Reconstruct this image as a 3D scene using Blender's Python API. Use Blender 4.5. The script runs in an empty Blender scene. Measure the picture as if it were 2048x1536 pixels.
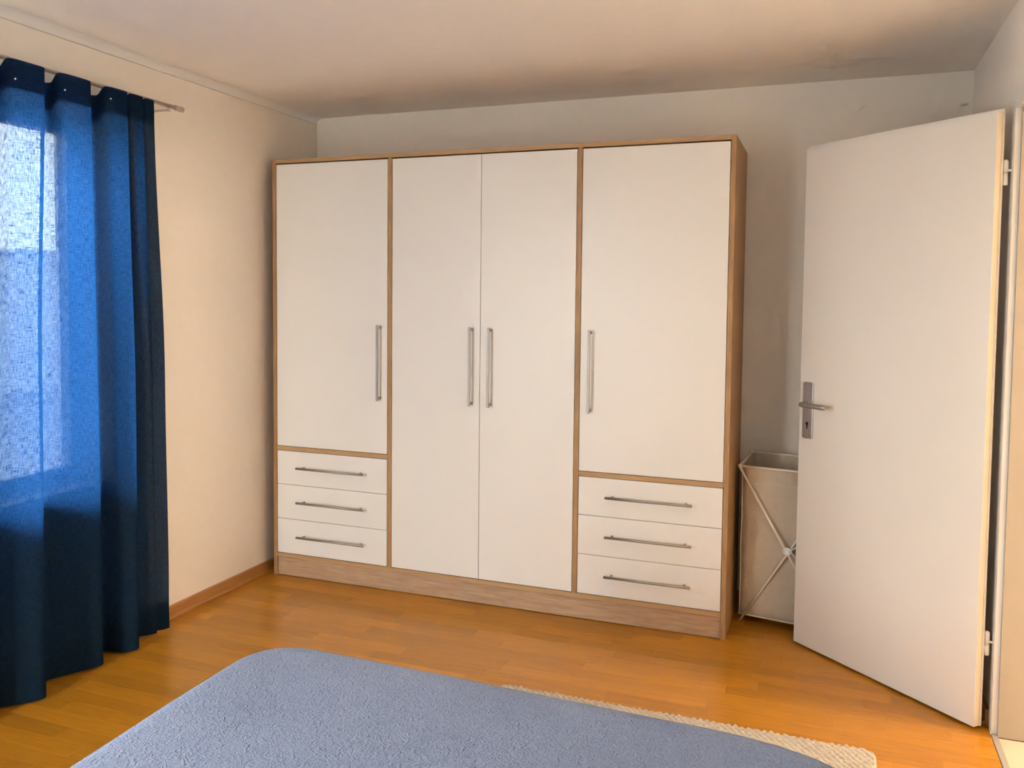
import bpy, bmesh, math, random
from mathutils import Vector, Matrix, noise
random.seed(7)
S = bpy.context.scene
C = S.collection

# ------------------------------------------------------------------ camera, sky, light, exposure
FPX, PPY = 1701.06, 680.0
cd = bpy.data.cameras.new('camera'); cam = bpy.data.objects.new('camera', cd); C.objects.link(cam)
cam.location = (2.6941, -4.0870, 1.4345)
cam.rotation_euler = (1.51918, -0.010235, 0.358152)
cd.sensor_fit = 'HORIZONTAL'; cd.sensor_width = 36.0
cd.lens = FPX / 2048.0 * 36.0
cd.shift_y = -(768.0 - PPY) / 2048.0
cd.clip_start = 0.02
S.camera = cam

W = bpy.data.worlds.new('overcast_sky'); S.world = W; W.use_nodes = True
nt = W.node_tree; nt.nodes.clear()
wo = nt.nodes.new('ShaderNodeOutputWorld'); wb = nt.nodes.new('ShaderNodeBackground')
tc = nt.nodes.new('ShaderNodeTexCoord'); sx = nt.nodes.new('ShaderNodeSeparateXYZ'); cr = nt.nodes.new('ShaderNodeValToRGB')
cr.color_ramp.elements[0].position = 0.0; cr.color_ramp.elements[0].color = (1.0, 0.975, 0.935, 1)
cr.color_ramp.elements[1].position = 0.8; cr.color_ramp.elements[1].color = (0.84, 0.92, 1.0, 1)
nt.links.new(tc.outputs['Generated'], sx.inputs[0]); nt.links.new(sx.outputs['Z'], cr.inputs[0])
nt.links.new(cr.outputs[0], wb.inputs['Color']); wb.inputs['Strength'].default_value = 20.0
nt.links.new(wb.outputs[0], wo.inputs[0])

HALL_LAMP = 135.0       # radiance of the hallway lamp's glass
S.view_settings.view_transform = 'Standard'
S.view_settings.look = 'None'
S.view_settings.exposure = 0.72
S.view_settings.gamma = 1.0
S.view_settings.use_curve_mapping = False
S.cycles.max_bounces = 8; S.cycles.diffuse_bounces = 6; S.cycles.glossy_bounces = 2
S.cycles.transparent_max_bounces = 6; S.cycles.transmission_bounces = 3
S.cycles.use_adaptive_sampling = True; S.cycles.adaptive_threshold = 0.15; S.cycles.adaptive_min_samples = 16
S.cycles.time_limit = 1000.0
S.cycles.use_denoising = True
S.cycles.sample_clamp_indirect = 8.0

# ------------------------------------------------------------------ materials
def mat(name):
    m = bpy.data.materials.new(name); m.use_nodes = True
    n = m.node_tree; b = n.nodes.get('Principled BSDF')
    return m, n, b
def N(n, t, **kw):
    x = n.nodes.new(t)
    for k, v in kw.items(): setattr(x, k, v)
    return x
def rgba(c): return (c[0], c[1], c[2], 1)
def plain(name, col, rough=0.5, metal=0.0, bump=0.0, scale=60.0, var=0.0, spec=None, coat=0.0):
    m, n, b = mat(name)
    b.inputs['Base Color'].default_value = rgba(col); b.inputs['Roughness'].default_value = rough
    b.inputs['Metallic'].default_value = metal
    if spec is not None: b.inputs['Specular IOR Level'].default_value = spec
    if coat: b.inputs['Coat Weight'].default_value = coat; b.inputs['Coat Roughness'].default_value = 0.15
    t = N(n, 'ShaderNodeTexCoord')
    if var:
        z = N(n, 'ShaderNodeTexNoise'); z.inputs['Scale'].default_value = scale * 0.08; z.inputs['Detail'].default_value = 4
        n.links.new(t.outputs['Object'], z.inputs['Vector'])
        r = N(n, 'ShaderNodeValToRGB'); r.color_ramp.elements[0].position = 0.3; r.color_ramp.elements[1].position = 0.7
        r.color_ramp.elements[0].color = rgba([c * (1 - var) for c in col]); r.color_ramp.elements[1].color = rgba([min(1, c * (1 + var)) for c in col])
        n.links.new(z.outputs['Fac'], r.inputs[0]); n.links.new(r.outputs[0], b.inputs['Base Color'])
    if bump:
        z = N(n, 'ShaderNodeTexNoise'); z.inputs['Scale'].default_value = scale; z.inputs['Detail'].default_value = 5
        n.links.new(t.outputs['Object'], z.inputs['Vector'])
        u = N(n, 'ShaderNodeBump'); u.inputs['Strength'].default_value = bump; u.inputs['Distance'].default_value = 0.002
        n.links.new(z.outputs['Fac'], u.inputs['Height']); n.links.new(u.outputs[0], b.inputs['Normal'])
    return m
def wood(name, dark, light, axis, rough, stretch=14.0, scale=9.0, source=None, tone=0.0, coat=0.0, bump=0.03):
    """grain runs along `axis`; `source` = 'object' or 'island' gives each piece its own tone"""
    m, n, b = mat(name)
    t = N(n, 'ShaderNodeTexCoord'); mp = N(n, 'ShaderNodeMapping')
    sc = [stretch] * 3; sc[axis] = 1.0
    mp.inputs['Scale'].default_value = sc
    vec = t.outputs['Object']
    rnd = None
    if source:
        if source == 'object': rnd = N(n, 'ShaderNodeObjectInfo').outputs['Random']
        else: rnd = N(n, 'ShaderNodeNewGeometry').outputs['Random Per Island']
        mul = N(n, 'ShaderNodeMath', operation='MULTIPLY'); mul.inputs[1].default_value = 37.0
        n.links.new(rnd, mul.inputs[0])
        ad = N(n, 'ShaderNodeVectorMath', operation='ADD'); n.links.new(vec, ad.inputs[0]); n.links.new(mul.outputs[0], ad.inputs[1])
        vec = ad.outputs[0]
    n.links.new(vec, mp.inputs['Vector'])
    z = N(n, 'ShaderNodeTexNoise'); z.inputs['Scale'].default_value = scale; z.inputs['Detail'].default_value = 6; z.inputs['Roughness'].default_value = 0.6
    z.inputs['Distortion'].default_value = 0.6
    n.links.new(mp.outputs[0], z.inputs['Vector'])
    r = N(n, 'ShaderNodeValToRGB'); r.color_ramp.elements[0].position = 0.28; r.color_ramp.elements[1].position = 0.75
    r.color_ramp.elements[0].color = rgba(dark); r.color_ramp.elements[1].color = rgba(light)
    n.links.new(z.outputs['Fac'], r.inputs[0])
    out = r.outputs[0]
    if source:
        mr = N(n, 'ShaderNodeMapRange'); mr.inputs['To Min'].default_value = 1 - tone; mr.inputs['To Max'].default_value = 1 + tone
        n.links.new(rnd, mr.inputs['Value'])
        h = N(n, 'ShaderNodeHueSaturation'); n.links.new(mr.outputs[0], h.inputs['Value']); n.links.new(out, h.inputs['Color'])
        out = h.outputs[0]
    n.links.new(out, b.inputs['Base Color'])
    b.inputs['Roughness'].default_value = rough
    if coat: b.inputs['Coat Weight'].default_value = coat; b.inputs['Coat Roughness'].default_value = 0.18; b.inputs['Specular IOR Level'].default_value = 0.25
    u = N(n, 'ShaderNodeBump'); u.inputs['Strength'].default_value = bump; u.inputs['Distance'].default_value = 0.001
    n.links.new(z.outputs['Fac'], u.inputs['Height']); n.links.new(u.outputs[0], b.inputs['Normal'])
    return m

M = {}
M['wall'] = plain('wall_paint', (0.87, 0.81, 0.735), 0.85, bump=0.08, scale=260, var=0.012)
M['ceiling'] = plain('ceiling_paint', (0.88, 0.825, 0.765), 0.9, bump=0.06, scale=220, var=0.01)
M['trim'] = plain('cove_paint', (0.84, 0.82, 0.79), 0.5)
M['hallwall'] = plain('hall_paint', (0.74, 0.65, 0.52), 0.8, bump=0.05, scale=200)
M['doorwhite'] = plain('door_lacquer', (0.745, 0.705, 0.66), 0.38, bump=0.04, scale=18)
M['framewhite'] = plain('frame_lacquer', (0.80, 0.77, 0.72), 0.32)
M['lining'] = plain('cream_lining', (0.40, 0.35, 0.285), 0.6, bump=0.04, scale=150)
M['edge'] = plain('door_edge_lacquer', (0.80, 0.72, 0.58), 0.4, var=0.04, scale=80)
M['front'] = plain('wardrobe_white', (0.81, 0.795, 0.775), 0.36, bump=0.03, scale=12)
M['oakx'] = wood('sonoma_oak_horizontal', (0.36, 0.225, 0.135), (0.56, 0.385, 0.25), 0, 0.5)
M['oakz'] = wood('sonoma_oak_upright', (0.31, 0.172, 0.072), (0.49, 0.298, 0.142), 2, 0.5)
M['oakedge'] = wood('oak_edge_band', (0.40, 0.245, 0.115), (0.54, 0.345, 0.175), 0, 0.5)
M['plank'] = wood('parquet_plank', (0.40, 0.160, 0.012), (0.53, 0.232, 0.020), 0, 0.34, 16, 7, 'object', 0.15, 0.25)
M['plank_far'] = wood('parquet_plank_joined', (0.40, 0.160, 0.012), (0.53, 0.232, 0.020), 0, 0.34, 16, 7, 'island', 0.15, 0.25)
M['skirting'] = wood('beech_skirting_y', (0.36, 0.16, 0.045), (0.47, 0.225, 0.07), 1, 0.4, 14, 8)
M['skirtingx'] = wood('beech_skirting_x', (0.36, 0.16, 0.045), (0.47, 0.225, 0.07), 0, 0.4, 14, 8)
M['underlay'] = plain('subfloor', (0.08, 0.045, 0.02), 0.9)
M['steel'] = plain('brushed_nickel', (0.42, 0.40, 0.37), 0.52, 1.0, bump=0.02, scale=400)
M['alu'] = plain('satin_aluminium', (0.55, 0.55, 0.575), 0.42, 1.0)
M['dark'] = plain('dark_hole', (0.01, 0.01, 0.01), 0.8)
M['tile'] = plain('hall_tile', (0.58, 0.50, 0.39), 0.35, var=0.05, scale=60)
M['threshold'] = plain('grey_threshold', (0.42, 0.40, 0.37), 0.45, 0.3)
M['rodmetal'] = plain('rod_metal', (0.62, 0.56, 0.49), 0.38, 0.75)
M['hook'] = plain('white_plastic', (0.85, 0.85, 0.85), 0.4)
M['tube'] = plain('cream_tube', (0.80, 0.73, 0.62), 0.4)
M['bag'] = plain('canvas', (0.53, 0.455, 0.365), 0.9, bump=0.25, scale=500, var=0.04)
M['piping'] = plain('canvas_piping', (0.68, 0.61, 0.51), 0.9)
M['bedbase'] = plain('bed_upholstery', (0.16, 0.19, 0.26), 0.9, bump=0.2, scale=400)
M['mattress'] = plain('mattress_ticking', (0.75, 0.74, 0.72), 0.9)
M['wooddark'] = plain('bed_leg_wood', (0.2, 0.12, 0.06), 0.5)
M['pvc'] = plain('window_white', (0.82, 0.82, 0.82), 0.35)
M['grass'] = plain('paved_yard', (0.34, 0.325, 0.30), 0.95, var=0.2, scale=20)
M['added_wall'] = plain('added_wall_render', (0.66, 0.65, 0.62), 0.95, var=0.05, scale=30)  # coat of the added outside wall, kept pale to brighten the curtain

def fleece():
    m, n, b = mat('blue_fleece')
    t = N(n, 'ShaderNodeTexCoord')
    z = N(n, 'ShaderNodeTexNoise'); z.inputs['Scale'].default_value = 80; z.inputs['Detail'].default_value = 2.5; z.inputs['Distortion'].default_value = 1.6
    z2 = N(n, 'ShaderNodeTexNoise'); z2.inputs['Scale'].default_value = 3.0; z2.inputs['Detail'].default_value = 3
    for q in (z, z2): n.links.new(t.outputs['Object'], q.inputs['Vector'])
    r = N(n, 'ShaderNodeValToRGB'); r.color_ramp.elements[0].position = 0.3; r.color_ramp.elements[1].position = 0.72
    r.color_ramp.elements[0].color = (0.130, 0.155, 0.240, 1); r.color_ramp.elements[1].color = (0.190, 0.222, 0.318, 1)
    mx = N(n, 'ShaderNodeMath', operation='MULTIPLY_ADD'); mx.inputs[1].default_value = 0.5
    h = N(n, 'ShaderNodeMath', operation='MULTIPLY'); h.inputs[1].default_value = 0.5
    n.links.new(z.outputs['Fac'], mx.inputs[0]); n.links.new(z2.outputs['Fac'], h.inputs[0]); n.links.new(h.outputs[0], mx.inputs[2])
    n.links.new(mx.outputs[0], r.inputs[0]); n.links.new(r.outputs[0], b.inputs['Base Color'])
    b.inputs['Roughness'].default_value = 0.9
    b.inputs['Sheen Weight'].default_value = 0.12; b.inputs['Sheen Roughness'].default_value = 0.5
    b.inputs['Sheen Tint'].default_value = (0.75, 0.85, 1, 1)
    u = N(n, 'ShaderNodeBump'); u.inputs['Strength'].default_value = 0.9; u.inputs['Distance'].default_value = 0.008
    n.links.new(z.outputs['Fac'], u.inputs['Height']); n.links.new(u.outputs[0], b.inputs['Normal'])
    return m
M['fleece'] = fleece()

def rugmat():
    m, n, b = mat('cream_wool')
    t = N(n, 'ShaderNodeTexCoord')
    z = N(n, 'ShaderNodeTexNoise'); z.inputs['Scale'].default_value = 120; z.inputs['Detail'].default_value = 3
    n.links.new(t.outputs['Object'], z.inputs['Vector'])
    r = N(n, 'ShaderNodeValToRGB'); r.color_ramp.elements[0].color = (0.44, 0.37, 0.29, 1); r.color_ramp.elements[1].color = (0.63, 0.56, 0.46, 1)
    n.links.new(z.outputs['Fac'], r.inputs[0]); n.links.new(r.outputs[0], b.inputs['Base Color']); b.inputs['Roughness'].default_value = 0.95
    return m
M['rug'] = rugmat()

def curtainmat():
    """woven cloth: dyed threads that reflect and pass diffuse light, with open pores between them"""
    m, n, b = mat('blue_linen_curtain')
    n.nodes.remove(b); out = n.nodes['Material Output']
    t = N(n, 'ShaderNodeUVMap'); t.uv_map = 'UVMap'
    def slub(sx_, sy_, sc):
        mp = N(n, 'ShaderNodeMapping'); mp.inputs['Scale'].default_value = (sx_, sy_, 1)
        z = N(n, 'ShaderNodeTexNoise'); z.inputs['Scale'].default_value = sc; z.inputs['Detail'].default_value = 3
        n.links.new(t.outputs[0], mp.inputs[0]); n.links.new(mp.outputs[0], z.inputs['Vector']); return z
    a = slub(1, 9, 42); c = slub(9, 1, 42)
    ad = N(n, 'ShaderNodeMath', operation='ADD'); n.links.new(a.outputs['Fac'], ad.inputs[0]); n.links.new(c.outputs['Fac'], ad.inputs[1])
    pore = N(n, 'ShaderNodeMapRange'); pore.inputs['From Min'].default_value = 0.80; pore.inputs['From Max'].default_value = 1.22
    pore.inputs['To Min'].default_value = 0.003; pore.inputs['To Max'].default_value = 0.050
    n.links.new(ad.outputs[0], pore.inputs['Value'])
    r = N(n, 'ShaderNodeValToRGB'); r.color_ramp.elements[0].color = (0.0035, 0.0095, 0.019, 1); r.color_ramp.elements[1].color = (0.010, 0.022, 0.040, 1)
    hf = N(n, 'ShaderNodeMath', operation='MULTIPLY'); hf.inputs[1].default_value = 0.5
    n.links.new(ad.outputs[0], hf.inputs[0]); n.links.new(hf.outputs[0], r.inputs[0]); hf_out = hf.outputs[0]
    d = N(n, 'ShaderNodeBsdfDiffuse'); n.links.new(r.outputs[0], d.inputs['Color'])
    tr = N(n, 'ShaderNodeBsdfTranslucent')
    rt_ = N(n, 'ShaderNodeValToRGB'); rt_.color_ramp.elements[0].position = 0.38; rt_.color_ramp.elements[1].position = 0.62
    rt_.color_ramp.elements[0].color = (0.0020, 0.014, 0.054, 1); rt_.color_ramp.elements[1].color = (0.0080, 0.040, 0.128, 1)
    n.links.new(hf_out, rt_.inputs[0]); n.links.new(rt_.outputs[0], tr.inputs['Color'])
    s1 = N(n, 'ShaderNodeAddShader'); n.links.new(d.outputs[0], s1.inputs[0]); n.links.new(tr.outputs[0], s1.inputs[1])
    tp = N(n, 'ShaderNodeBsdfTransparent'); tp.inputs['Color'].default_value = (0.90, 0.97, 1.0, 1)
    mx = N(n, 'ShaderNodeMixShader'); n.links.new(pore.outputs[0], mx.inputs['Fac'])
    n.links.new(s1.outputs[0], mx.inputs[1]); n.links.new(tp.outputs[0], mx.inputs[2])
    u = N(n, 'ShaderNodeBump'); u.inputs['Strength'].default_value = 0.25; u.inputs['Distance'].default_value = 0.001
    n.links.new(ad.outputs[0], u.inputs['Height']); n.links.new(u.outputs[0], d.inputs['Normal'])
    n.links.new(mx.outputs[0], out.inputs['Surface'])
    return m
M['curtain'] = curtainmat()

def glassmat():
    m, n, b = mat('window_glass'); n.nodes.remove(b); out = n.nodes['Material Output']
    tp = N(n, 'ShaderNodeBsdfTransparent'); tp.inputs['Color'].default_value = (0.95, 0.97, 0.96, 1)
    g = N(n, 'ShaderNodeBsdfGlossy'); g.inputs['Roughness'].default_value = 0.02
    fr = N(n, 'ShaderNodeFresnel'); fr.inputs['IOR'].default_value = 1.45
    mx = N(n, 'ShaderNodeMixShader'); n.links.new(fr.outputs[0], mx.inputs[0]); n.links.new(tp.outputs[0], mx.inputs[1]); n.links.new(g.outputs[0], mx.inputs[2])
    n.links.new(mx.outputs[0], out.inputs['Surface']); return m
M['glass'] = glassmat()
def lampglass(name, col, strength):
    m, n, b = mat(name)
    b.inputs['Base Color'].default_value = (0.9, 0.88, 0.84, 1); b.inputs['Roughness'].default_value = 0.4
    b.inputs['Emission Color'].default_value = rgba(col); b.inputs['Emission Strength'].default_value = strength
    return m
M['halllamp'] = lampglass('hall_lamp_glass', (1.0, 0.80, 0.56), HALL_LAMP)

# ------------------------------------------------------------------ helpers
def bx(bm, x0, x1, y0, y1, z0, z1):
    vs = [bm.verts.new(p) for p in ((x0,y0,z0),(x1,y0,z0),(x1,y1,z0),(x0,y1,z0),(x0,y0,z1),(x1,y0,z1),(x1,y1,z1),(x0,y1,z1))]
    for f in ((0,3,2,1),(4,5,6,7),(0,1,5,4),(1,2,6,5),(2,3,7,6),(3,0,4,7)): bm.faces.new([vs[i] for i in f])
    return vs
def box(*b, bevel=0.0, seg=1):
    bm = bmesh.new()
    bb = (min(b[0], b[1]), max(b[0], b[1]), min(b[2], b[3]), max(b[2], b[3]), min(b[4], b[5]), max(b[4], b[5]))
    bx(bm, *bb)
    if bevel: bmesh.ops.bevel(bm, geom=bm.edges[:], offset=bevel, segments=seg, profile=0.5, affect='EDGES')
    return bm
def boxes(*bs):
    bm = bmesh.new()
    for b in bs: bx(bm, *b)
    return bm
def tube(bm, pts, r, seg=12, cap=True):
    pts = [Vector(p) for p in pts]; rings = []
    rs = r if isinstance(r, (list, tuple)) else [r] * len(pts)
    t0 = (pts[1] - pts[0]).normalized(); up = Vector((0, 0, 1)) if abs(t0.z) < 0.9 else Vector((1, 0, 0))
    a = t0.cross(up).normalized()
    for i, p in enumerate(pts):
        t = (pts[min(i + 1, len(pts) - 1)] - pts[max(i - 1, 0)]).normalized()
        a = (a - t * a.dot(t)).normalized(); b = t.cross(a)
        rings.append([bm.verts.new(p + (a * math.cos(2 * math.pi * k / seg) + b * math.sin(2 * math.pi * k / seg)) * rs[i]) for k in range(seg)])
    for i in range(len(rings) - 1):
        for k in range(seg):
            f = bm.faces.new((rings[i][k], rings[i][(k + 1) % seg], rings[i + 1][(k + 1) % seg], rings[i + 1][k])); f.smooth = True
    if cap:
        bm.faces.new(rings[0][::-1]); bm.faces.new(rings[-1])
    return bm
def lathe(bm, prof, seg=32, loc=(0, 0, 0)):
    rings = [[bm.verts.new((loc[0] + r * math.cos(2 * math.pi * k / seg), loc[1] + r * math.sin(2 * math.pi * k / seg), loc[2] + z)) for k in range(seg)] for r, z in prof]
    for i in range(len(rings) - 1):
        for k in range(seg):
            f = bm.faces.new((rings[i][k], rings[i][(k + 1) % seg], rings[i + 1][(k + 1) % seg], rings[i + 1][k])); f.smooth = True
    bm.faces.new(rings[0][::-1]); bm.faces.new(rings[-1])
    return bm
def wloc(o):
    v = Vector((0, 0, 0))
    while o: v += o.location; o = o.parent
    return v
def obj(name, bm, m, parent=None, origin=None, smooth=False):
    """link bm (world coordinates) as one mesh object"""
    base = wloc(parent) if parent else Vector((0, 0, 0))
    og = Vector(origin) if origin is not None else base
    bmesh.ops.recalc_face_normals(bm, faces=bm.faces[:])
    for v in bm.verts: v.co -= og
    me = bpy.data.meshes.new(name); bm.to_mesh(me); bm.free()
    if smooth:
        for p in me.polygons: p.use_smooth = True
    if m: me.materials.append(M[m])
    o = bpy.data.objects.new(name, me); C.objects.link(o)
    o.location = og - base
    if parent: o.parent = parent
    return o
def thing(name, label, cat, loc, group=None):
    o = bpy.data.objects.new(name, None); C.objects.link(o); o.location = loc; o.empty_display_size = 0.1
    return tag(o, label, cat, group)
def tag(o, label, cat, group=None):
    o['label'] = label; o['category'] = cat
    if group: o['group'] = group
    return o
def struct(o, label=None, cat=None):
    o['kind'] = 'structure'
    if label: o['label'] = label
    if cat: o['category'] = cat
    return o
def sempty(name, loc, label, cat):
    o = bpy.data.objects.new(name, None); C.objects.link(o); o.location = loc; o.empty_display_size = 0.1
    return struct(o, label, cat)

# ------------------------------------------------------------------ room shell
RX, RY, HC = 3.2345, -4.75, 2.4041          # right wall, rear wall, ceiling
HX = 6.20                                  # far wall of the hallway
WY0, WY1, WZ0, WZ1 = -3.45, -1.46, 0.66, 2.13      # window opening in the left wall
DY0, DY1, DZ = -1.785, -0.95, 2.05                  # door opening (rebate) in the right wall

QY0, QY1, QZ0, QZ1 = -4.60, -3.72, 0.08, 2.13      # opening for the balcony door added as a daylight source
struct(obj('wall_left', boxes((-0.25,0,RY-0.2,QY0,-0.06,HC), (-0.25,0,QY0,QY1,-0.06,QZ0), (-0.25,0,QY0,QY1,QZ1,HC), (-0.25,0,QY1,WY0,-0.06,HC), (-0.25,0,WY1,0.2,-0.06,HC), (-0.25,0,WY0,WY1,-0.06,WZ0), (-0.25,0,WY0,WY1,WZ1,HC)), 'wall'),
       'cream painted wall with the curtained window', 'wall')
struct(obj('wall_back', boxes((0,RX,0,0.2,-0.06,HC)), 'wall'), 'cream painted wall behind the wardrobe', 'wall')
struct(obj('wall_right', boxes((RX,RX+0.16,DY1+0.03,0.2,-0.06,HC), (RX,RX+0.16,RY-0.2,DY0-0.03,-0.06,HC), (RX,RX+0.16,DY0-0.03,DY1+0.03,DZ+0.03,HC)), 'wall'),
       'cream painted wall with the open doorway', 'wall')
VX0, VX1, VZ0, VZ1 = 0.16, 0.80, 0.08, 2.13        # opening for the fill window added in the rear wall
struct(obj('wall_rear', boxes((0,VX0,RY-0.2,RY,-0.06,HC), (VX1,RX,RY-0.2,RY,-0.06,HC), (VX0,VX1,RY-0.2,RY,-0.06,VZ0), (VX0,VX1,RY-0.2,RY,VZ1,HC)), 'wall'), 'cream painted wall behind the bed', 'wall')
struct(obj('ceiling', boxes((-0.25,RX+0.16,RY-0.2,0.2,HC,HC+0.1)), 'ceiling'), 'plain off white bedroom ceiling', 'ceiling')

# cove along the left wall and ceiling
bm = bmesh.new()
prof = [(0.0, 0.0)] + [(0.034*(1-math.cos(math.radians(a))), -0.034*(1-math.sin(math.radians(a)))) for a in range(0, 91, 10)]
rows = [[bm.verts.new((px, yy, HC + pz)) for px, pz in prof] for yy in (RY, 0.0)]
for k in range(len(prof) - 1): bm.faces.new((rows[0][k], rows[0][k+1], rows[1][k+1], rows[1][k])).smooth = True
bm.faces.new((rows[0][-1], rows[0][0], rows[1][0], rows[1][-1]))
struct(obj('trim_1', bm, 'trim'), 'thin white cove between left wall and ceiling', 'trim')

# floor: dark underlay with the parquet strips as pieces
floor = struct(obj('floor', boxes((0,RX,RY,0,-0.06,-0.013)), 'underlay'), 'glossy honey coloured parquet floor', 'floor')
PW = 0.0700; TH = 0.0125; gap = 0.0003
cache = {}
def plank_mesh(L):
    k = round(L, 3)
    if k not in cache:
        b_ = box(0, k - gap, -PW + gap, 0, -TH, 0, bevel=0.0004)
        me = bpy.data.meshes.new('plank'); b_.to_mesh(me); b_.free(); me.materials.append(M['plank']); cache[k] = me
    return cache[k]
far = bmesh.new()
rows_near = 34
nrow = int(math.ceil(-RY / PW))
for rw in range(nrow):
    y1 = -rw * PW
    x = -random.uniform(0, 0.45)
    while x < 3.228:
        L = round(random.choice((0.36, 0.42, 0.48, 0.54, 0.60)), 3)
        xa, xb = max(x, 0.001), min(x + L, 3.2300)
        x += L
        if xb - xa < 0.02: continue
        if rw < rows_near:
            o = bpy.data.objects.new('plank', plank_mesh(round(xb - xa, 3))); C.objects.link(o)
            o.location = (xa, y1, 0); o.parent = floor
        else:
            bx(far, xa, xb - gap, max(y1 - PW + gap, RY + .001), y1, -TH, 0)
fo = obj('planks', far, 'plank_far', floor); fo['kind'] = 'stuff'

# skirting: board with a small quarter round at its foot
def skirting(name, a, b, inward, m, label):
    """a, b: plan ends on the wall line; inward: unit vector into the room"""
    prof = [(0,0.0005),(0.021,0.0005),(0.021,0.008),(0.018,0.013),(0.0125,0.016),(0.0125,0.052),(0.010,0.055),(0,0.055)]
    bm = bmesh.new(); rr = []
    for p in (a, b): rr.append([bm.verts.new((p[0]+inward[0]*d, p[1]+inward[1]*d, z)) for d, z in prof])
    n_ = len(prof)
    for k in range(n_): bm.faces.new((rr[0][k], rr[0][(k+1) % n_], rr[1][(k+1) % n_], rr[1][k]))
    bm.faces.new(rr[0]); bm.faces.new(rr[1][::-1])
    return struct(obj(name, bm, m), label, 'baseboard')
skirting('baseboard_left', (0, QY1+0.01), (0, 0), (1, 0), 'skirting', 'brown wooden baseboard along the left wall')
skirting('baseboard_back', (0.022, 0), (RX, 0), (0, -1), 'skirtingx', 'brown wooden baseboard along the back wall')
skirting('baseboard_right', (RX, -0.022), (RX, -0.889), (-1, 0), 'skirting', 'brown wooden baseboard behind the open door')

# ------------------------------------------------------------------ window in the left wall
win = sempty('window_1', (-0.17, (WY0+WY1)/2, WZ0), 'white framed window behind the blue curtain', 'window')
FX0, FX1 = -0.215, -0.155
def ring(x0, x1, y0, y1, z0, z1, w):
    return boxes((x0,x1,y0,y1,z0,z0+w), (x0,x1,y0,y1,z1-w,z1), (x0,x1,y0,y0+w,z0+w,z1-w), (x0,x1,y1-w,y1,z0+w,z1-w))
obj('window_frame', ring(FX0, FX1, WY0, WY1, WZ0, WZ1, 0.035), 'pvc', win)
ym = (WY0 + WY1) / 2
for ya, yb in ((WY0+0.035, ym-0.001), (ym+0.001, WY1-0.035)):
    s = obj('sash', ring(FX0+0.008, FX1+0.012, ya, yb, WZ0+0.035, WZ1-0.035, 0.04), 'pvc', win)
    obj('pane', boxes((-0.190,-0.186,ya+0.04,yb-0.04,WZ0+0.075,WZ1-0.075)), 'glass', s)
bm = box(-0.155, 0.012, WY0, WY1, WZ0+0.0002, WZ0+0.022, bevel=0.003)
obj('window_sill', bm, 'pvc', win)
bm = bmesh.new(); bx(bm, FX1+0.012, FX1+0.02, ym-0.035, ym-0.010, 1.33, 1.40); tube(bm, [(FX1+0.02, ym-0.022, 1.365), (FX1+0.05, ym-0.022, 1.365), (FX1+0.056, ym-0.022, 1.35), (FX1+0.056, ym-0.022, 1.25)], 0.007)
obj('window_handle', bm, 'alu', win)
# portal: guides daylight sampling through the opening (emits nothing itself)
pl = bpy.data.lights.new('window_portal', 'AREA'); pl.shape = 'RECTANGLE'; pl.size = WZ1-WZ0; pl.size_y = WY1-WY0; pl.cycles.is_portal = True
po = bpy.data.objects.new('window_portal', pl); C.objects.link(po); po.location = (-0.262, ym, (WZ0+WZ1)/2); po.rotation_euler = (0, -math.pi/2, 0)

# unseen balcony door, added in the left wall to brighten the wardrobe
win2 = sempty('window_added_left', (-0.17, (QY0+QY1)/2, QZ0), 'unseen white framed balcony door added beside the bed for daylight', 'window')
obj('window_frame', ring(FX0, FX1, QY0, QY1, QZ0, QZ1, 0.035), 'pvc', win2)
s = obj('sash', ring(FX0+0.008, FX1+0.012, QY0+0.035, QY1-0.035, QZ0+0.035, QZ1-0.035, 0.05), 'pvc', win2)
obj('pane', boxes((-0.190,-0.186,QY0+0.085,QY1-0.085,QZ0+0.085,QZ1-0.085)), 'glass', s)
pl = bpy.data.lights.new('added_left_portal', 'AREA'); pl.shape = 'RECTANGLE'; pl.size = QZ1-QZ0; pl.size_y = QY1-QY0; pl.cycles.is_portal = True
po = bpy.data.objects.new('added_left_portal', pl); C.objects.link(po); po.location = (-0.262, (QY0+QY1)/2, (QZ0+QZ1)/2); po.rotation_euler = (0, -math.pi/2, 0)

# unseen tall window, added in the rear wall for frontal fill light
win3 = sempty('window_added_rear', ((VX0+VX1)/2, RY-0.12, VZ0), 'unseen tall white framed window added behind the bed as fill light', 'window')
GY0, GY1 = RY-0.16, RY-0.10
def ringy(y0, y1, x0, x1, z0, z1, w):
    return boxes((x0,x1,y0,y1,z0,z0+w), (x0,x1,y0,y1,z1-w,z1), (x0,x0+w,y0,y1,z0+w,z1-w), (x1-w,x1,y0,y1,z0+w,z1-w))
obj('window_frame', ringy(GY0, GY1, VX0, VX1, VZ0, VZ1, 0.035), 'pvc', win3)
s = obj('sash', ringy(GY0+0.008, GY1+0.012, VX0+0.035, VX1-0.035, VZ0+0.035, VZ1-0.035, 0.04), 'pvc', win3)
obj('pane', boxes((VX0+0.075, VX1-0.075, RY-0.134, RY-0.130, VZ0+0.075, VZ1-0.075)), 'glass', s)
pl = bpy.data.lights.new('added_rear_portal', 'AREA'); pl.shape = 'RECTANGLE'; pl.size = VX1-VX0; pl.size_y = VZ1-VZ0; pl.cycles.is_portal = True
po = bpy.data.objects.new('added_rear_portal', pl); C.objects.link(po); po.location = ((VX0+VX1)/2, RY-0.215, (VZ0+VZ1)/2); po.rotation_euler = (math.pi/2, 0, 0)

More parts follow.
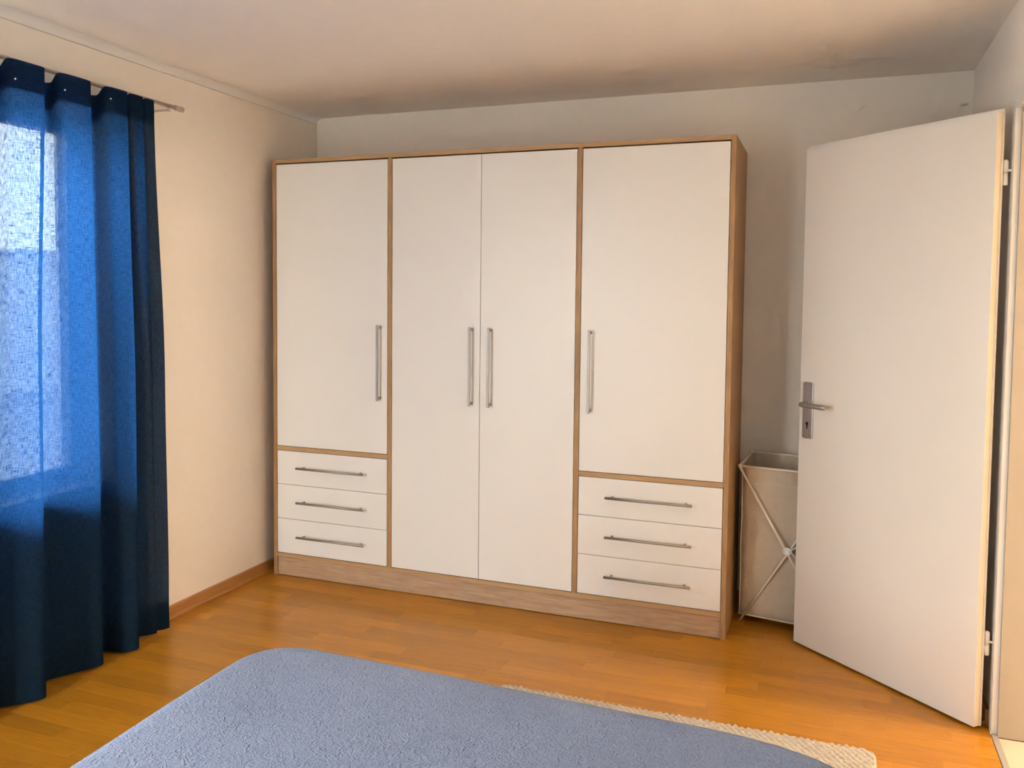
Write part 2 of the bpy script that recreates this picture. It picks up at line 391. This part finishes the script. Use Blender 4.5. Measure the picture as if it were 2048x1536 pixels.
# terrace paving, and a made-up wall that gives a pale tone through the curtain
bm = bmesh.new(); bx(bm, -60, -0.26, -60, 60, -0.25, -0.15); bx(bm, -0.26, 60, -60, RY-0.21, -0.25, -0.15)
struct(obj('terrace', bm, 'grass'), 'pale paved terrace outside beyond the windows', 'ground')
bm = bmesh.new(); bx(bm, -9.2, -9.0, -45, 45, -0.15, 2.02); bx(bm, -9.24, -8.96, -45, 45, 2.02, 2.08)
struct(obj('wall_added_outside', bm, 'added_wall'), 'made up pale wall added outside to brighten the view through the curtain', 'wall')

# ------------------------------------------------------------------ hallway
struct(obj('wall_hall_far', boxes((HX,HX+0.15,-3.3,1.0,-0.06,HC)), 'hallwall'), 'warm cream wall across the hallway', 'wall')
struct(obj('wall_hall_end', boxes((RX+0.16,HX,0.85,1.0,-0.06,HC)), 'hallwall'), 'warm cream end wall of the hallway', 'wall')
struct(obj('wall_hall_near', boxes((RX+0.16,HX,-3.3,-3.15,-0.06,HC)), 'hallwall'), 'warm cream near wall of the hallway', 'wall')
struct(obj('ceiling_hall', boxes((RX+0.16,HX+0.15,-3.3,1.0,HC,HC+0.1)), 'ceiling'), 'off white hallway ceiling', 'ceiling')
hf = struct(obj('floor_hall', boxes((3.2505,HX,-3.15,0.85,-0.06,-0.012)), 'underlay'), 'cream tiled hallway floor', 'floor')
tme = {}
ty = DY0 + 0.016
for i in range(-5, 7):
    for j in range(9):
        ya, yb = -1.55 + i * 0.33, -1.55 + (i + 1) * 0.33 - 0.003
        xa, xb = 3.2505 + j * 0.33, min(3.2505 + (j + 1) * 0.33 - 0.003, HX)
        if j == 0:      # inside the doorway only as wide as the opening
            ya, yb = max(ya, DY0 + 0.017), min(yb, DY1 - 0.017)
        ya, yb = max(ya, -3.15), min(yb, 0.85)
        if yb - ya < 0.02 or xb - xa < 0.02: continue
        obj('tile', box(xa, xb, ya, yb, -0.012, -0.001, bevel=0.001), 'tile', hf, origin=(xa, ya, -0.012))
struct(obj('trim_2', box(3.2305, 3.2500, DY0+0.001, DY1-0.001, -0.012, 0.003, bevel=0.0015), 'threshold'), 'grey metal threshold strip in the doorway', 'trim')

HL = (5.30, -1.06, 2.02)
lamp = thing('hall_pendant_lamp', 'round warm globe pendant lamp out in the hallway', 'lamp', (HL[0], HL[1], HC))
obj('canopy', lathe(bmesh.new(), [(0.03, -0.03), (0.05, -0.022), (0.055, -0.0005), (0.05, -0.0003)], loc=(HL[0], HL[1], HC)), 'framewhite', lamp)
bm = bmesh.new(); tube(bm, [(HL[0], HL[1], HC-0.029), (HL[0], HL[1], HL[2]+0.20)], 0.004, 8); obj('cord', bm, 'framewhite', lamp)
bm = bmesh.new(); lathe(bm, [(0.012, 0.235), (0.035, 0.225), (0.04, 0.165), (0.02, 0.160)], 20, HL); obj('socket', bm, 'framewhite', lamp)
bm = bmesh.new(); bmesh.ops.create_uvsphere(bm, u_segments=20, v_segments=12, radius=0.16, matrix=Matrix.Translation(HL)); obj('globe', bm, 'halllamp', lamp, smooth=True)

# ------------------------------------------------------------------ door
door = sempty('door_1', (RX, DY1, 0), 'white flush bedroom door standing open on its frame', 'door')
cf = 3.2315                                                  # face of the casing
g = 0.0
obj('casing', boxes((cf, RX-0.0003, DY1, DY1+0.06, 0.0005, DZ+0.06), (cf, RX-0.0003, DY0-0.06, DY0, 0.0005, DZ+0.06), (cf, RX-0.0003, DY0, DY1, DZ, DZ+0.06)), 'framewhite', door)
# rebate, then the cream lining through the wall
XS = 3.2485
for y_reb, y_stop, back in ((DY1, DY1-0.016, DY1+0.028), (DY0, DY0+0.016, DY0-0.028)):
    a, b = sorted((y_reb, back)); c, d = sorted((y_stop, back))
    obj('jamb', boxes((RX-0.0003, XS, a, b, 0.0005, DZ+0.028)), 'framewhite', door)
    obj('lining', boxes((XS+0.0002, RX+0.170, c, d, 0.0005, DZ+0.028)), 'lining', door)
obj('head_jamb', boxes((RX-0.0003, XS, DY0, DY1, DZ, DZ+0.028)), 'framewhite', door)
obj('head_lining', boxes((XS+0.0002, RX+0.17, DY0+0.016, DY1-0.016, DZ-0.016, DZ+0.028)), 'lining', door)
obj('hall_casing', boxes((RX+0.1605, RX+0.170, DY1+0.0285, DY1+0.06, 0.0005, DZ+0.06), (RX+0.1605, RX+0.170, DY0-0.06, DY0-0.0285, 0.0005, DZ+0.06), (RX+0.1605, RX+0.170, DY0-0.0285, DY1+0.0285, DZ+0.0285, DZ+0.06)), 'framewhite', door)

Bp = Vector((3.1815, -0.9442, 0)); du = Vector((-0.7436, 0.6686, 0)); dn = Vector((0.6686, 0.7436, 0))
def dbox(bm, u0, u1, n0, n1, z0, z1):
    vs = []
    for z in (z0, z1):
        for u, n_ in ((u0,n0),(u1,n0),(u1,n1),(u0,n1)): vs.append(bm.verts.new(Bp + du*u + dn*n_ + Vector((0,0,z))))
    for f in ((0,3,2,1),(4,5,6,7),(0,1,5,4),(1,2,6,5),(2,3,7,6),(3,0,4,7)): bm.faces.new([vs[i] for i in f])
def dp(u, n_, z): return Bp + du*u + dn*n_ + Vector((0, 0, z))
bm = bmesh.new(); dbox(bm, 0, 0.800, 0, 0.0235, 0.010, 2.043); bmesh.ops.bevel(bm, geom=bm.edges[:], offset=0.0015, segments=2, affect='EDGES')
leaf = obj('door_leaf', bm, 'doorwhite', door)
bm = bmesh.new(); dbox(bm, -0.004, 0.812, 0.0235, 0.0345, 0.010, 2.056); bmesh.ops.bevel(bm, geom=bm.edges[:], offset=0.0015, segments=2, affect='EDGES')
obj('rebate_lip', bm, 'doorwhite', leaf)
bm = bmesh.new(); dbox(bm, -0.0006, 0.0004, 0.002, 0.0230, 0.012, 2.041)
obj('edge_band', bm, 'edge', leaf)
# handle plate and lever
hz = 1.010; hu = 0.752
def plate(u0, u1, z0, z1, r, t0, t1):
    bm = bmesh.new(); pts = []
    for cx, cz, a0 in ((u1-r, z1-r, 0), (u0+r, z1-r, 90), (u0+r, z0+r, 180), (u1-r, z0+r, 270)):
        for k in range(6):
            a = math.radians(a0 + k * 18); pts.append((cx + r*math.cos(a), cz + r*math.sin(a)))
    f0 = [bm.verts.new(dp(u, t0, z)) for u, z in pts]
    c = ((u0+u1)/2, (z0+z1)/2)
    f1 = [bm.verts.new(dp(u, t1+0.001, z)) for u, z in pts]
    f2 = [bm.verts.new(dp(c[0]+(u-c[0])*0.94, t1, c[1]+(z-c[1])*0.99)) for u, z in pts]
    n_ = len(pts)
    for a, b in ((f0, f1), (f1, f2)):
        for k in range(n_): bm.faces.new((a[k], a[(k+1) % n_], b[(k+1) % n_], b[k]))
    bm.faces.new(f0); bm.faces.new(f2)
    return bm
pz0, pz1 = 0.868, 1.098
obj('handle_plate', plate(hu-0.026, hu+0.026, pz0, pz1, 0.009, -0.0001, -0.007), 'alu', leaf)
bm = bmesh.new()
lev = [dp(hu,-0.005,hz), dp(hu,-0.034,hz), dp(hu-0.003,-0.047,hz), dp(hu-0.011,-0.055,hz), dp(hu-0.024,-0.058,hz), dp(hu-0.060,-0.058,hz), dp(hu-0.118,-0.056,hz), dp(hu-0.132,-0.054,hz), dp(hu-0.135,-0.0535,hz)]
tube(bm, lev, [0.0095]*7+[0.0085,0.004], 14); obj('lever', bm, 'steel', leaf)
bm = bmesh.new(); tube(bm, [dp(hu,-0.0065,hz), dp(hu,-0.0125,hz)], 0.0125, 20); obj('lever_collar', bm, 'alu', leaf)
bm = bmesh.new(); tube(bm, [dp(hu,-0.0069,0.929), dp(hu,-0.0073,0.929)], 0.0072, 16)
dbox(bm, hu-0.0030, hu+0.0030, -0.0073, -0.0069, 0.908, 0.927); obj('keyhole', bm, 'dark', leaf)
for su in (-0.015, 0.015):
    for z in (pz0+0.011, pz1-0.011):
        bm = bmesh.new(); tube(bm, [dp(hu+su,-0.0069,z), dp(hu+su,-0.0076,z)], 0.003, 10); obj('screw', bm, 'steel', leaf)
bm = bmesh.new(); dbox(bm, 0.8005, 0.8017, 0.005, 0.02, 0.90, 1.05); obj('lock_plate', bm, 'steel', leaf)
# hinges
hx, hy = 3.2145, -0.9125
for z in (1.850, 0.290):
    bm = bmesh.new()
    tube(bm, [(hx,hy,z-0.040), (hx,hy,z-0.037), (hx,hy,z-0.0005)], [0.006,0.0090,0.0090], 16)
    tube(bm, [(hx,hy,z+0.0005), (hx,hy,z+0.037), (hx,hy,z+0.043)], [0.0090,0.0090,0.005], 16)
    tube(bm, [(hx,hy,z-0.003), (hx,hy,z+0.003)], 0.0062, 12)
    tube(bm, [(hx,hy,z+0.008), (cf+0.004,hy-0.006,z+0.008)], 0.004, 10)
    e = dp(-0.002, 0.033, z-0.012); tube(bm, [(hx,hy,z-0.012), e], 0.004, 10)
    obj('hinge', bm, 'framewhite', door)

# ------------------------------------------------------------------ wardrobe
WX0, WW, WH, YF, YB = 0.0646, 2.2535, 2.100, -0.4951, -0.026
TP = 0.0205
wd = thing('wardrobe', 'wide oak framed wardrobe with four white doors and six drawers', 'wardrobe', (WX0 + WW/2, (YF+YB)/2, 0))
X = lambda v: WX0 + v
Zb0, Zb1 = 0.096, 0.117                  # bottom board
bev = dict(bevel=0.0008)
obj('side_panel', box(X(0), X(TP), YF, YB, 0.0005, WH, **bev), 'oakz', wd)
obj('side_panel', box(X(WW-TP), X(WW), YF, YB, 0.0005, WH, **bev), 'oakz', wd)
obj('top_panel', box(X(TP), X(WW-TP), YF, YB, WH-0.0185, WH, **bev), 'oakedge', wd)
obj('bottom_panel', box(X(TP), X(WW-TP), YF+0.001, YB, Zb0, Zb1, **bev), 'oakedge', wd)
obj('plinth', box(X(TP), X(WW-TP), YF+0.009, YF+0.027, 0.003, Zb0-0.001, **bev), 'oakx', wd)
D1A, D1B, GP, D2A, D2B = 0.6522, 0.6737, 1.1309, 1.5837, 1.6054
for a, b in ((D1A, D1B), (D2A, D2B)): obj('divider', box(X(a), X(b), YF+0.001, YB-0.006, Zb1, WH-0.0185, **bev), 'oakz', wd)
R0, R1 = 0.6450, 0.6655
for a, b in ((TP, D1A), (D2B, WW-TP)): obj('rail', box(X(a), X(b), YF+0.001, YB-0.006, R0, R1, **bev), 'oakedge', wd)
obj('back_panel', box(X(TP), X(WW-TP), YB-0.005, YB-0.0005, Zb1, WH-0.0185), 'oakx', wd)
DT = 0.018; YD = YF + 0.0015
def vhandle(parent, x, z0, z1):
    bm = bmesh.new()
    b_ = box(x-0.0055, x+0.0055, YD-0.036, YD-0.027, z0, z1, bevel=0.001)
    me = bpy.data.meshes.new('tmp'); b_.to_mesh(me); b_.free(); bm.from_mesh(me); bpy.data.meshes.remove(me)
    for z in (z0+0.012, z1-0.012): bx(bm, x-0.0045, x+0.0045, YD-0.0275, YD-0.0002, z-0.006, z+0.006)
    return obj('handle', bm, 'steel', parent)
def hhandle(parent, x0, x1, z):
    bm = bmesh.new()
    tube(bm, [(x0, YD-0.033, z), (x1, YD-0.033, z)], 0.0055, 14)
    for x in (x0+0.028, x1-0.028): tube(bm, [(x, YD-0.030, z), (x, YD-0.0002, z)], 0.0045, 10)
    return obj('handle', bm, 'steel', parent)
ZT = WH - 0.0185 - 0.0062
for xa, xb, z0, hxx in ((TP+0.0022, D1A-0.0022, R1+0.0025, 0.6128), (D1B+0.0022, GP-0.0012, Zb1+0.003, 1.0900), (GP+0.0012, D2A-0.0022, Zb1+0.003, 1.1835), (D2B+0.0022, WW-TP-0.0022, R1+0.0025, 1.6545)):
    d_ = obj('door', box(X(xa), X(xb), YD, YD+DT, z0, ZT, bevel=0.0012, seg=2), 'front', wd)
    vhandle(d_, X(hxx), 0.9270, 1.2905)
for xa, xb, h0, h1 in ((TP+0.0022, D1A-0.0022, 0.1550, 0.5375), (D2B+0.0022, WW-TP-0.0022, 1.7355, 2.1085)):
    for z0, z1, hzz in ((0.4735, R0-0.0025, 0.5635), (0.2978, 0.4712, 0.3900), (Zb1+0.003, 0.2955, 0.2150)):
        d_ = obj('drawer', box(X(xa), X(xb), YD, YD+DT, z0, z1, bevel=0.0012, seg=2), 'front', wd)
        hhandle(d_, X(h0), X(h1), hzz)

# ------------------------------------------------------------------ curtain rod and curtain
RODX, RODZ = 0.098, 2.2085
rod = thing('curtain_rod', 'thin beige metal curtain rod on the left wall', 'curtain rod', (0, -1.2, RODZ))
bm = bmesh.new(); tube(bm, [(RODX, -3.75, RODZ), (RODX, -1.195, RODZ)], 0.0085, 16); obj('pole', bm, 'rodmetal', rod)
bm = bmesh.new(); tube(bm, [(RODX,-1.205,RODZ),(RODX,-1.203,RODZ),(RODX,-1.190,RODZ),(RODX,-1.188,RODZ),(RODX,-1.172,RODZ),(RODX,-1.160,RODZ),(RODX,-1.155,RODZ)], [0.009,0.0115,0.0115,0.0095,0.012,0.0115,0.006], 18); obj('finial', bm, 'rodmetal', rod)
for y in (-1.238, -3.60):
    bm = bmesh.new(); tube(bm, [(0.0003, y, RODZ-0.017), (0.006, y, RODZ-0.017)], 0.019, 20); tube(bm, [(0.006, y, RODZ-0.017), (RODX, y, RODZ-0.017)], 0.0045, 12)
    tube(bm, [(RODX, y, RODZ-0.022), (RODX, y, RODZ-0.006)], 0.0065, 12); obj('bracket', bm, 'rodmetal', rod)

cur = thing('curtain', 'blue linen curtain hanging to the floor over the window', 'curtain', (0.10, -1.9, 0))
# control points: (top x, top y, bottom x, bottom y); folds run towards the wardrobe
CP = [(0.120,-2.640,0.110,-2.640),(0.133,-2.560,0.135,-2.560),(0.133,-2.500,0.150,-2.480),(0.080,-2.440,0.055,-2.400),(0.080,-2.410,0.060,-2.360),
      (0.133,-2.230,0.120,-2.290),(0.133,-2.100,0.150,-2.215),(0.082,-2.060,0.052,-2.110),(0.080,-2.022,0.060,-2.050),
      (0.134,-1.988,0.118,-1.990),(0.134,-1.872,0.150,-1.925),(0.084,-1.842,0.050,-1.850),(0.080,-1.815,0.056,-1.800),
      (0.134,-1.792,0.098,-1.720),(0.134,-1.676,0.124,-1.650),(0.084,-1.648,0.045,-1.585),(0.080,-1.618,0.040,-1.560),
      (0.134,-1.586,0.105,-1.535),(0.132,-1.497,0.146,-1.488),(0.085,-1.490,0.060,-1.410),(0.085,-1.483,0.056,-1.390),
      (0.128,-1.474,0.085,-1.355),(0.128,-1.412,0.094,-1.335),(0.086,-1.407,0.080,-1.322),(0.086,-1.402,0.080,-1.312),
      (0.126,-1.396,0.096,-1.292),(0.126,-1.352,0.103,-1.268)]
def crom(p0, p1, p2, p3, t):
    return 0.5*((2*p1)+(-p0+p2)*t+(2*p0-5*p1+4*p2-p3)*t*t+(-p0+3*p1-3*p2+p3)*t*t*t)
SUB = 10; ZTOP = 2.204; ZBOT = 0.012
def sstep(a, b, v):
    t = min(1, max(0, (v-a)/(b-a))); return t*t*(3-2*t)
def sample(j, t, which):
    g_ = lambda i: CP[min(max(i, 0), len(CP)-1)]
    r = []
    for c in (0, 1):
        k = c + 2*which
        q = [g_(j-1)[k], g_(j)[k], g_(j+1)[k], g_(j+2)[k]]
        v = crom(*q, t); v = min(max(v, min(q[1], q[2])-0.004), max(q[1], q[2])+0.004)
        r.append(v)
    return r
cols = []
for j in range(len(CP)-1):
    for k in range(SUB): cols.append((sample(j, k/SUB, 0), sample(j, k/SUB, 1)))
cols.append(([CP[-1][0], CP[-1][1]], [CP[-1][2], CP[-1][3]]))
arc = [0.0]
for a, b in zip(cols, cols[1:]): arc.append(arc[-1] + math.hypot(b[1][0]-a[1][0], b[1][1]-a[1][1]))
ROWS = [0, .004, .01, .016, .024, .032, .045, .06, .08, .1, .13, .16, .2, .25, .3, .36, .42, .48, .54, .6, .66, .72, .78, .83, .88, .92, .95, .97, .985, 1.0]
def cloth(name, parent, v0, v1, off, wave=1.0):
    bm = bmesh.new(); uv = bm.loops.layers.uv.new('UVMap'); grid = []
    vs = [v0] + [v for v in ROWS if v0 < v < v1] + [v1]
    for v in vs:
        row = []
        for i, (tp, bt) in enumerate(cols):
            w = 0.55*sstep(0.03, 0.5, v) + 0.45*v
            x = tp[0]*(1-w) + bt[0]*w; y = tp[1]*(1-w) + bt[1]*w
            dip = 1 - sstep(0.095, 0.125, tp[0])
            zt = ZTOP - 0.034*dip - (0.0 if dip < .5 else 0.004*math.sin(i))*0
            z = zt + (ZBOT - zt)*v
            nz = noise.noise(Vector((y*5, v*3.0, 1.7)))*0.006*min(1, v*5) + noise.noise(Vector((arc[i]*11, v*9, 4.1)))*0.0035*sstep(.8,1,v)
            row.append((bm.verts.new((x + nz + off, y + nz*0.4, z)), arc[i], v*2.2))
        grid.append(row)
    for r in range(len(grid)-1):
        for i in range(len(cols)-1):
            q = (grid[r][i], grid[r][i+1], grid[r+1][i+1], grid[r+1][i])
            f = bm.faces.new([a[0] for a in q]); f.smooth = True
            for lp, a in zip(f.loops, q): lp[uv].uv = (a[1], a[2])
    return obj(name, bm, 'curtain', parent)
cloth('cloth', cur, 0.0, 1.0, 0.0)
cloth('header_band', cur, 0.003, 0.044, -0.0022)
cloth('hem_fold', cur, 0.945, 0.999, -0.0022)
for y, z in ((-1.984, 2.138), (-1.788, 2.146), (-1.583, 2.160)):
    i = min(range(len(cols)), key=lambda i: abs(cols[i][0][1]-y)); xx = cols[i][0][0]
    bm = bmesh.new(); bmesh.ops.create_uvsphere(bm, u_segments=8, v_segments=6, radius=0.0032, matrix=Matrix.Translation((xx+0.004, y, z)))
    obj('hook', bm, 'hook', cur)

# ------------------------------------------------------------------ laundry hamper behind the door
th = math.radians(-10)
HO = Vector((2.342, -0.250, 0)); ha = Vector((math.cos(th), math.sin(th), 0)); hb = Vector((-math.sin(th), math.cos(th), 0))
HWd, HDp = 0.430, 0.195
hp = lambda a, b, z: HO + ha*a + hb*b + Vector((0, 0, z))
ham = thing('laundry_hamper', 'beige canvas laundry hamper on a folding cream frame behind the door', 'laundry hamper', hp(HWd/2, HDp/2, 0))
ztf, ztb = 0.699, 0.730
rt = 0.0052
def leg(b, zt, flip):
    bm = bmesh.new()
    a0, a1 = (0.0, HWd-0.012) if not flip else (HWd, 0.012)
    e = 0.0055 if flip else -0.0055
    tube(bm, [hp(a0, b+e, zt), hp((a0+a1)/2, b+e, zt/2+0.004), hp(a1, b+e, 0.0045)], rt, 12)
    return bm
for b, zt in ((-0.012, ztf), (HDp+0.012, ztb)):
    for fl in (False, True): obj('frame_tube', leg(b, zt, fl), 'tube', ham)
for a in (0.0, HWd):
    bm = bmesh.new(); tube(bm, [hp(a, -0.012, ztf), hp(a, HDp+0.012, ztb)], rt*0.8, 12); obj('side_bar', bm, 'tube', ham)
for b, zt in ((-0.004, ztf), (HDp+0.004, ztb)):
    bm = bmesh.new(); tube(bm, [hp(0, b, zt), hp(HWd, b, zt)], rt*1.05, 12); obj('top_bar', bm, 'tube', ham)
    for a in (0.0, HWd):
        bm = bmesh.new(); bmesh.ops.create_uvsphere(bm, u_segments=14, v_segments=10, radius=0.0095, matrix=Matrix.Translation(hp(a, b-0.006, zt))); obj('joint_cap', bm, 'tube', ham, smooth=True)
bm = bmesh.new(); c0 = hp(HWd/2, -0.020, 0.352)
tube(bm, [hp(HWd/2, -0.028, 0.352), hp(HWd/2, 0.0, 0.352)], 0.010, 14)
for k in range(3):
    pts = [c0 + ha*(0.015*math.cos(q/10*math.pi*2)*(1+0.15*k)) + Vector((0, 0, 0.013*math.sin(q/10*math.pi*2)+0.004*(k-1))) + hb*(0.003*math.cos(q+k)-0.004*k+0.004) for q in range(11)]
    tube(bm, pts, 0.003, 8)
tube(bm, [c0, c0+ha*0.020+Vector((0,0,0.012)), c0+ha*0.042+Vector((0,0,0.030))], 0.003, 8)
tube(bm, [c0, c0+ha*0.020+Vector((0,0,-0.006)), c0+ha*0.040+Vector((0,0,-0.030)), c0+ha*0.048+Vector((0,0,-0.048))], 0.003, 8)
obj('cord_tie', bm, 'hook', ham)
# bag: outer skin and inner skin of an open box
bm = bmesh.new()
def bagpt(s, v, inset):
    """s runs round the rim 0..4, v 0 rim .. 1 bottom"""
    k = int(s) % 4; t = s - int(s); i0 = 0.010 + inset
    cs = [(i0, i0*0.3), (HWd-i0, i0*0.3), (HWd-i0, HDp-i0*0.3), (i0, HDp-i0*0.3)]
    a = cs[k][0]*(1-t) + cs[(k+1) % 4][0]*t; b = cs[k][1]*(1-t) + cs[(k+1) % 4][1]*t
    zt = ztf*(1-b/HDp) + ztb*(b/HDp)
    z = zt - 0.002 + (0.036 - zt)*v
    sag = math.sin(math.pi*t)*math.sin(math.pi*min(1, v*1.05))
    if k == 0: b += 0.012*sag
    elif k == 2: b -= 0.012*sag
    elif k == 1: a -= 0.014*sag
    else: a += 0.014*sag
    w = noise.noise(Vector((s*2.3, v*4, 2.2)))*0.006*math.sin(math.pi*v)
    return hp(a + w*0.4, b + w, z)
NS = 48; NV = 22
for inset, tag_ in ((0.0, 0), (0.004, 1)):
    rows = [[bm.verts.new(bagpt(4*i/NS, v/NV, inset) + Vector((0, 0, 0.003*tag_*(v == NV)))) for i in range(NS)] for v in range(NV+1)]
    for r in range(NV):
        for i in range(NS):
            bm.faces.new((rows[r][i], rows[r][(i+1) % NS], rows[r+1][(i+1) % NS], rows[r+1][i])).smooth = True
    bm.faces.new(rows[NV])
obj('bag', bm, 'bag', ham)
bm = bmesh.new(); tube(bm, [bagpt(4*i/NS, 0.995, -0.002) for i in range(NS)] + [bagpt(0, 0.995, -0.002)], 0.0038, 8); obj('bottom_piping', bm, 'piping', ham)
bm = bmesh.new(); tube(bm, [bagpt(4*i/NS, 0.105, -0.0005) for i in range(NS)] + [bagpt(0, 0.105, -0.0005)], 0.0016, 6); obj('seam', bm, 'piping', ham)
bm = bmesh.new(); tube(bm, [bagpt(0.92, v/12, -0.0005) for v in range(13)], 0.0016, 6); obj('seam', bm, 'piping', ham)
for s_ in (0, 1, 2, 3):
    bm = bmesh.new(); tube(bm, [bagpt(s_, v/12, -0.001) for v in range(13)], 0.0022, 6); obj('corner_seam', bm, 'piping', ham)

# ------------------------------------------------------------------ bed and blanket
def rounded(poly, r, n=10):
    out = []
    L = len(poly)
    for i in range(L):
        p = Vector(poly[i]); a = (Vector(poly[i-1]) - p).normalized(); b = (Vector(poly[(i+1) % L]) - p).normalized()
        ri = r[i] if isinstance(r, (list, tuple)) else r
        p0 = p + a*ri; p1 = p + b*ri
        for k in range(n+1):
            t = k/n; out.append(p0*(1-t)**2 + p*2*t*(1-t) + p1*t*t)
        nxt = Vector(poly[(i+1) % L]); rn = r[(i+1) % L] if isinstance(r, (list, tuple)) else r
        e = nxt - b*rn
        for k in range(1, 24): out.append(p1 + (e-p1)*(k/24))
    return out
BP = [(1.300,-4.300), (2.960,-4.300), (2.940,-2.200), (1.262,-2.154)]
def slab(poly, r, z0, z1, inset, er=0.03):
    o_ = rounded(poly, r); c = sum(o_, Vector((0,0)))/len(o_); bm = bmesh.new()
    def ringat(ins, z): return [bm.verts.new((*(p + (c-p).normalized()*ins), z)) for p in o_]
    rs = [ringat(inset+er, z0), ringat(inset, z0+er), ringat(inset, z1-er), ringat(inset+er*0.3, z1-er*0.3), ringat(inset+er, z1)]
    for a, b in zip(rs, rs[1:]):
        for k in range(len(a)): bm.faces.new((a[k], a[(k+1) % len(a)], b[(k+1) % len(a)], b[k])).smooth = True
    bm.faces.new(rs[0][::-1]); bm.faces.new(rs[-1]); return bm
bed = thing('bed', 'low double bed hidden under the blue fleece blanket', 'bed', (2.1, -3.25, 0))
obj('bed_base', slab(BP, [0.12, 0.12, 0.48, 0.15], 0.08, 0.25, 0.045, 0.01), 'bedbase', bed)
obj('mattress', slab(BP, [0.16, 0.16, 0.50, 0.19], 0.2505, 0.478, 0.035, 0.045), 'mattress', bed)
for x, y in ((1.42,-4.18), (2.80,-4.18), (2.66,-2.52), (1.42,-2.36)):
    bm = bmesh.new(); lathe(bm, [(0.018, 0.0005), (0.026, 0.079)], 16, (x, y, 0)); obj('leg', bm, 'wooddark', bed)
o_ = rounded(BP, [0.14, 0.14, 0.48, 0.17]); cen = sum(o_, Vector((0, 0)))/len(o_)
bm = bmesh.new(); rings = []
def zbump(p): return noise.noise(Vector((p.x*2.2, p.y*2.2, 0.3)))*0.006 + noise.noise(Vector((p.x*6, p.y*6, 5.3)))*0.002
prof_b = [(0.006,0.16),(0.0,0.22),(0.0,0.30),(0.0,0.40),(0.004,0.44),(0.012,0.465),(0.024,0.483),(0.042,0.494),(0.065,0.499),(0.10,0.5005)]
for ins, z in prof_b:
    rg = []
    for i, p in enumerate(o_):
        q = p + (cen-p).normalized()*ins
        wv = 0.010*math.sin(i*0.55+math.sin(i*0.13)*2)*max(0, (0.42-z)/0.26)
        q = q - (cen-p).normalized()*max(wv, -0.004)
        rg.append(bm.verts.new((q.x, q.y, z + zbump(q)*(1 if z > .45 else 0))))
    rings.append(rg)
for s_ in [0.86, 0.78, 0.7, 0.62, 0.54, 0.46, 0.38, 0.3, 0.22, 0.14, 0.06]:
    rg = []
    for p in o_:
        q0 = p + (cen-p).normalized()*0.10; q = cen + (q0-cen)*(s_+0.06)
        rg.append(bm.verts.new((q.x, q.y, 0.5005 + zbump(q))))
    rings.append(rg)
for a, b in zip(rings, rings[1:]):
    for k in range(len(a)): bm.faces.new((a[k], a[(k+1) % len(a)], b[(k+1) % len(a)], b[k])).smooth = True
bm.faces.new(rings[-1])
tag(obj('blanket', bm, 'fleece', None, origin=(2.1, -3.25, 0.5)), 'soft blue grey fleece blanket spread over the bed', 'blanket')

# ------------------------------------------------------------------ rug
RX0, RX1, RYa, RYb = 1.600, 2.866, -1.950, -1.2265
bm = bmesh.new(); stp = 0.0028
nx = int((RX1-RX0)/stp); ny = int((RYb-RYa)/stp)
def rugz(x, y):
    # rows of braided loops, alternate rows offset
    pr = 0.0165; pl_ = 0.023
    r = math.floor(y/pr); fy = y/pr - r; fx = x/pl_ + (0.5 if r % 2 else 0) + 0.12*math.sin(r*12.9)
    k = math.floor(fx); fx -= k
    h = (math.sin(math.pi*fy)**0.6) * (0.35+0.65*math.sin(math.pi*((fx+0.35*fy) % 1.0))**0.7)
    return 0.0020 + 0.0150*h*(0.85+0.3*noise.noise(Vector((k*1.7, r*2.3, 0))))
g_ = []
cr_ = 0.03
for j in range(ny+1):
    row = []
    for i in range(nx+1):
        x = RX0 + (RX1-RX0)*i/nx; y = RYa + (RYb-RYa)*j/ny
        # round the corners a little and let the loops scallop the edges
        ex = min(x-RX0, RX1-x); ey = min(y-RYa, RYb-y)
        if ex < cr_ and ey < cr_:
            dx, dy = cr_-ex, cr_-ey; d = math.hypot(dx, dy); m_ = max(dx, dy)
            if d > 1e-6:
                f = m_/d; sx_ = 1 if x < (RX0+RX1)/2 else -1; sy_ = 1 if y < (RYa+RYb)/2 else -1
                x += sx_*(dx - dx*f); y += sy_*(dy - dy*f)
        e = min(1, min(ex, ey)/0.006)
        y += 0.0025*math.sin(x*2*math.pi/0.019)*max(0, 1-ey/0.012); x += 0.002*math.sin(y*2*math.pi/0.0135)*max(0, 1-ex/0.012)
        row.append(bm.verts.new((x, y, 0.0008 + rugz(x, y)*(e**0.5))))
    g_.append(row)
for j in range(ny):
    for i in range(nx): bm.faces.new((g_[j][i], g_[j][i+1], g_[j+1][i+1], g_[j+1][i])).smooth = True
tag(obj('rug', bm, 'rug', None, origin=((RX0+RX1)/2, (RYa+RYb)/2, 0)), 'cream chunky woven rug on the parquet at the foot of the bed', 'rug')
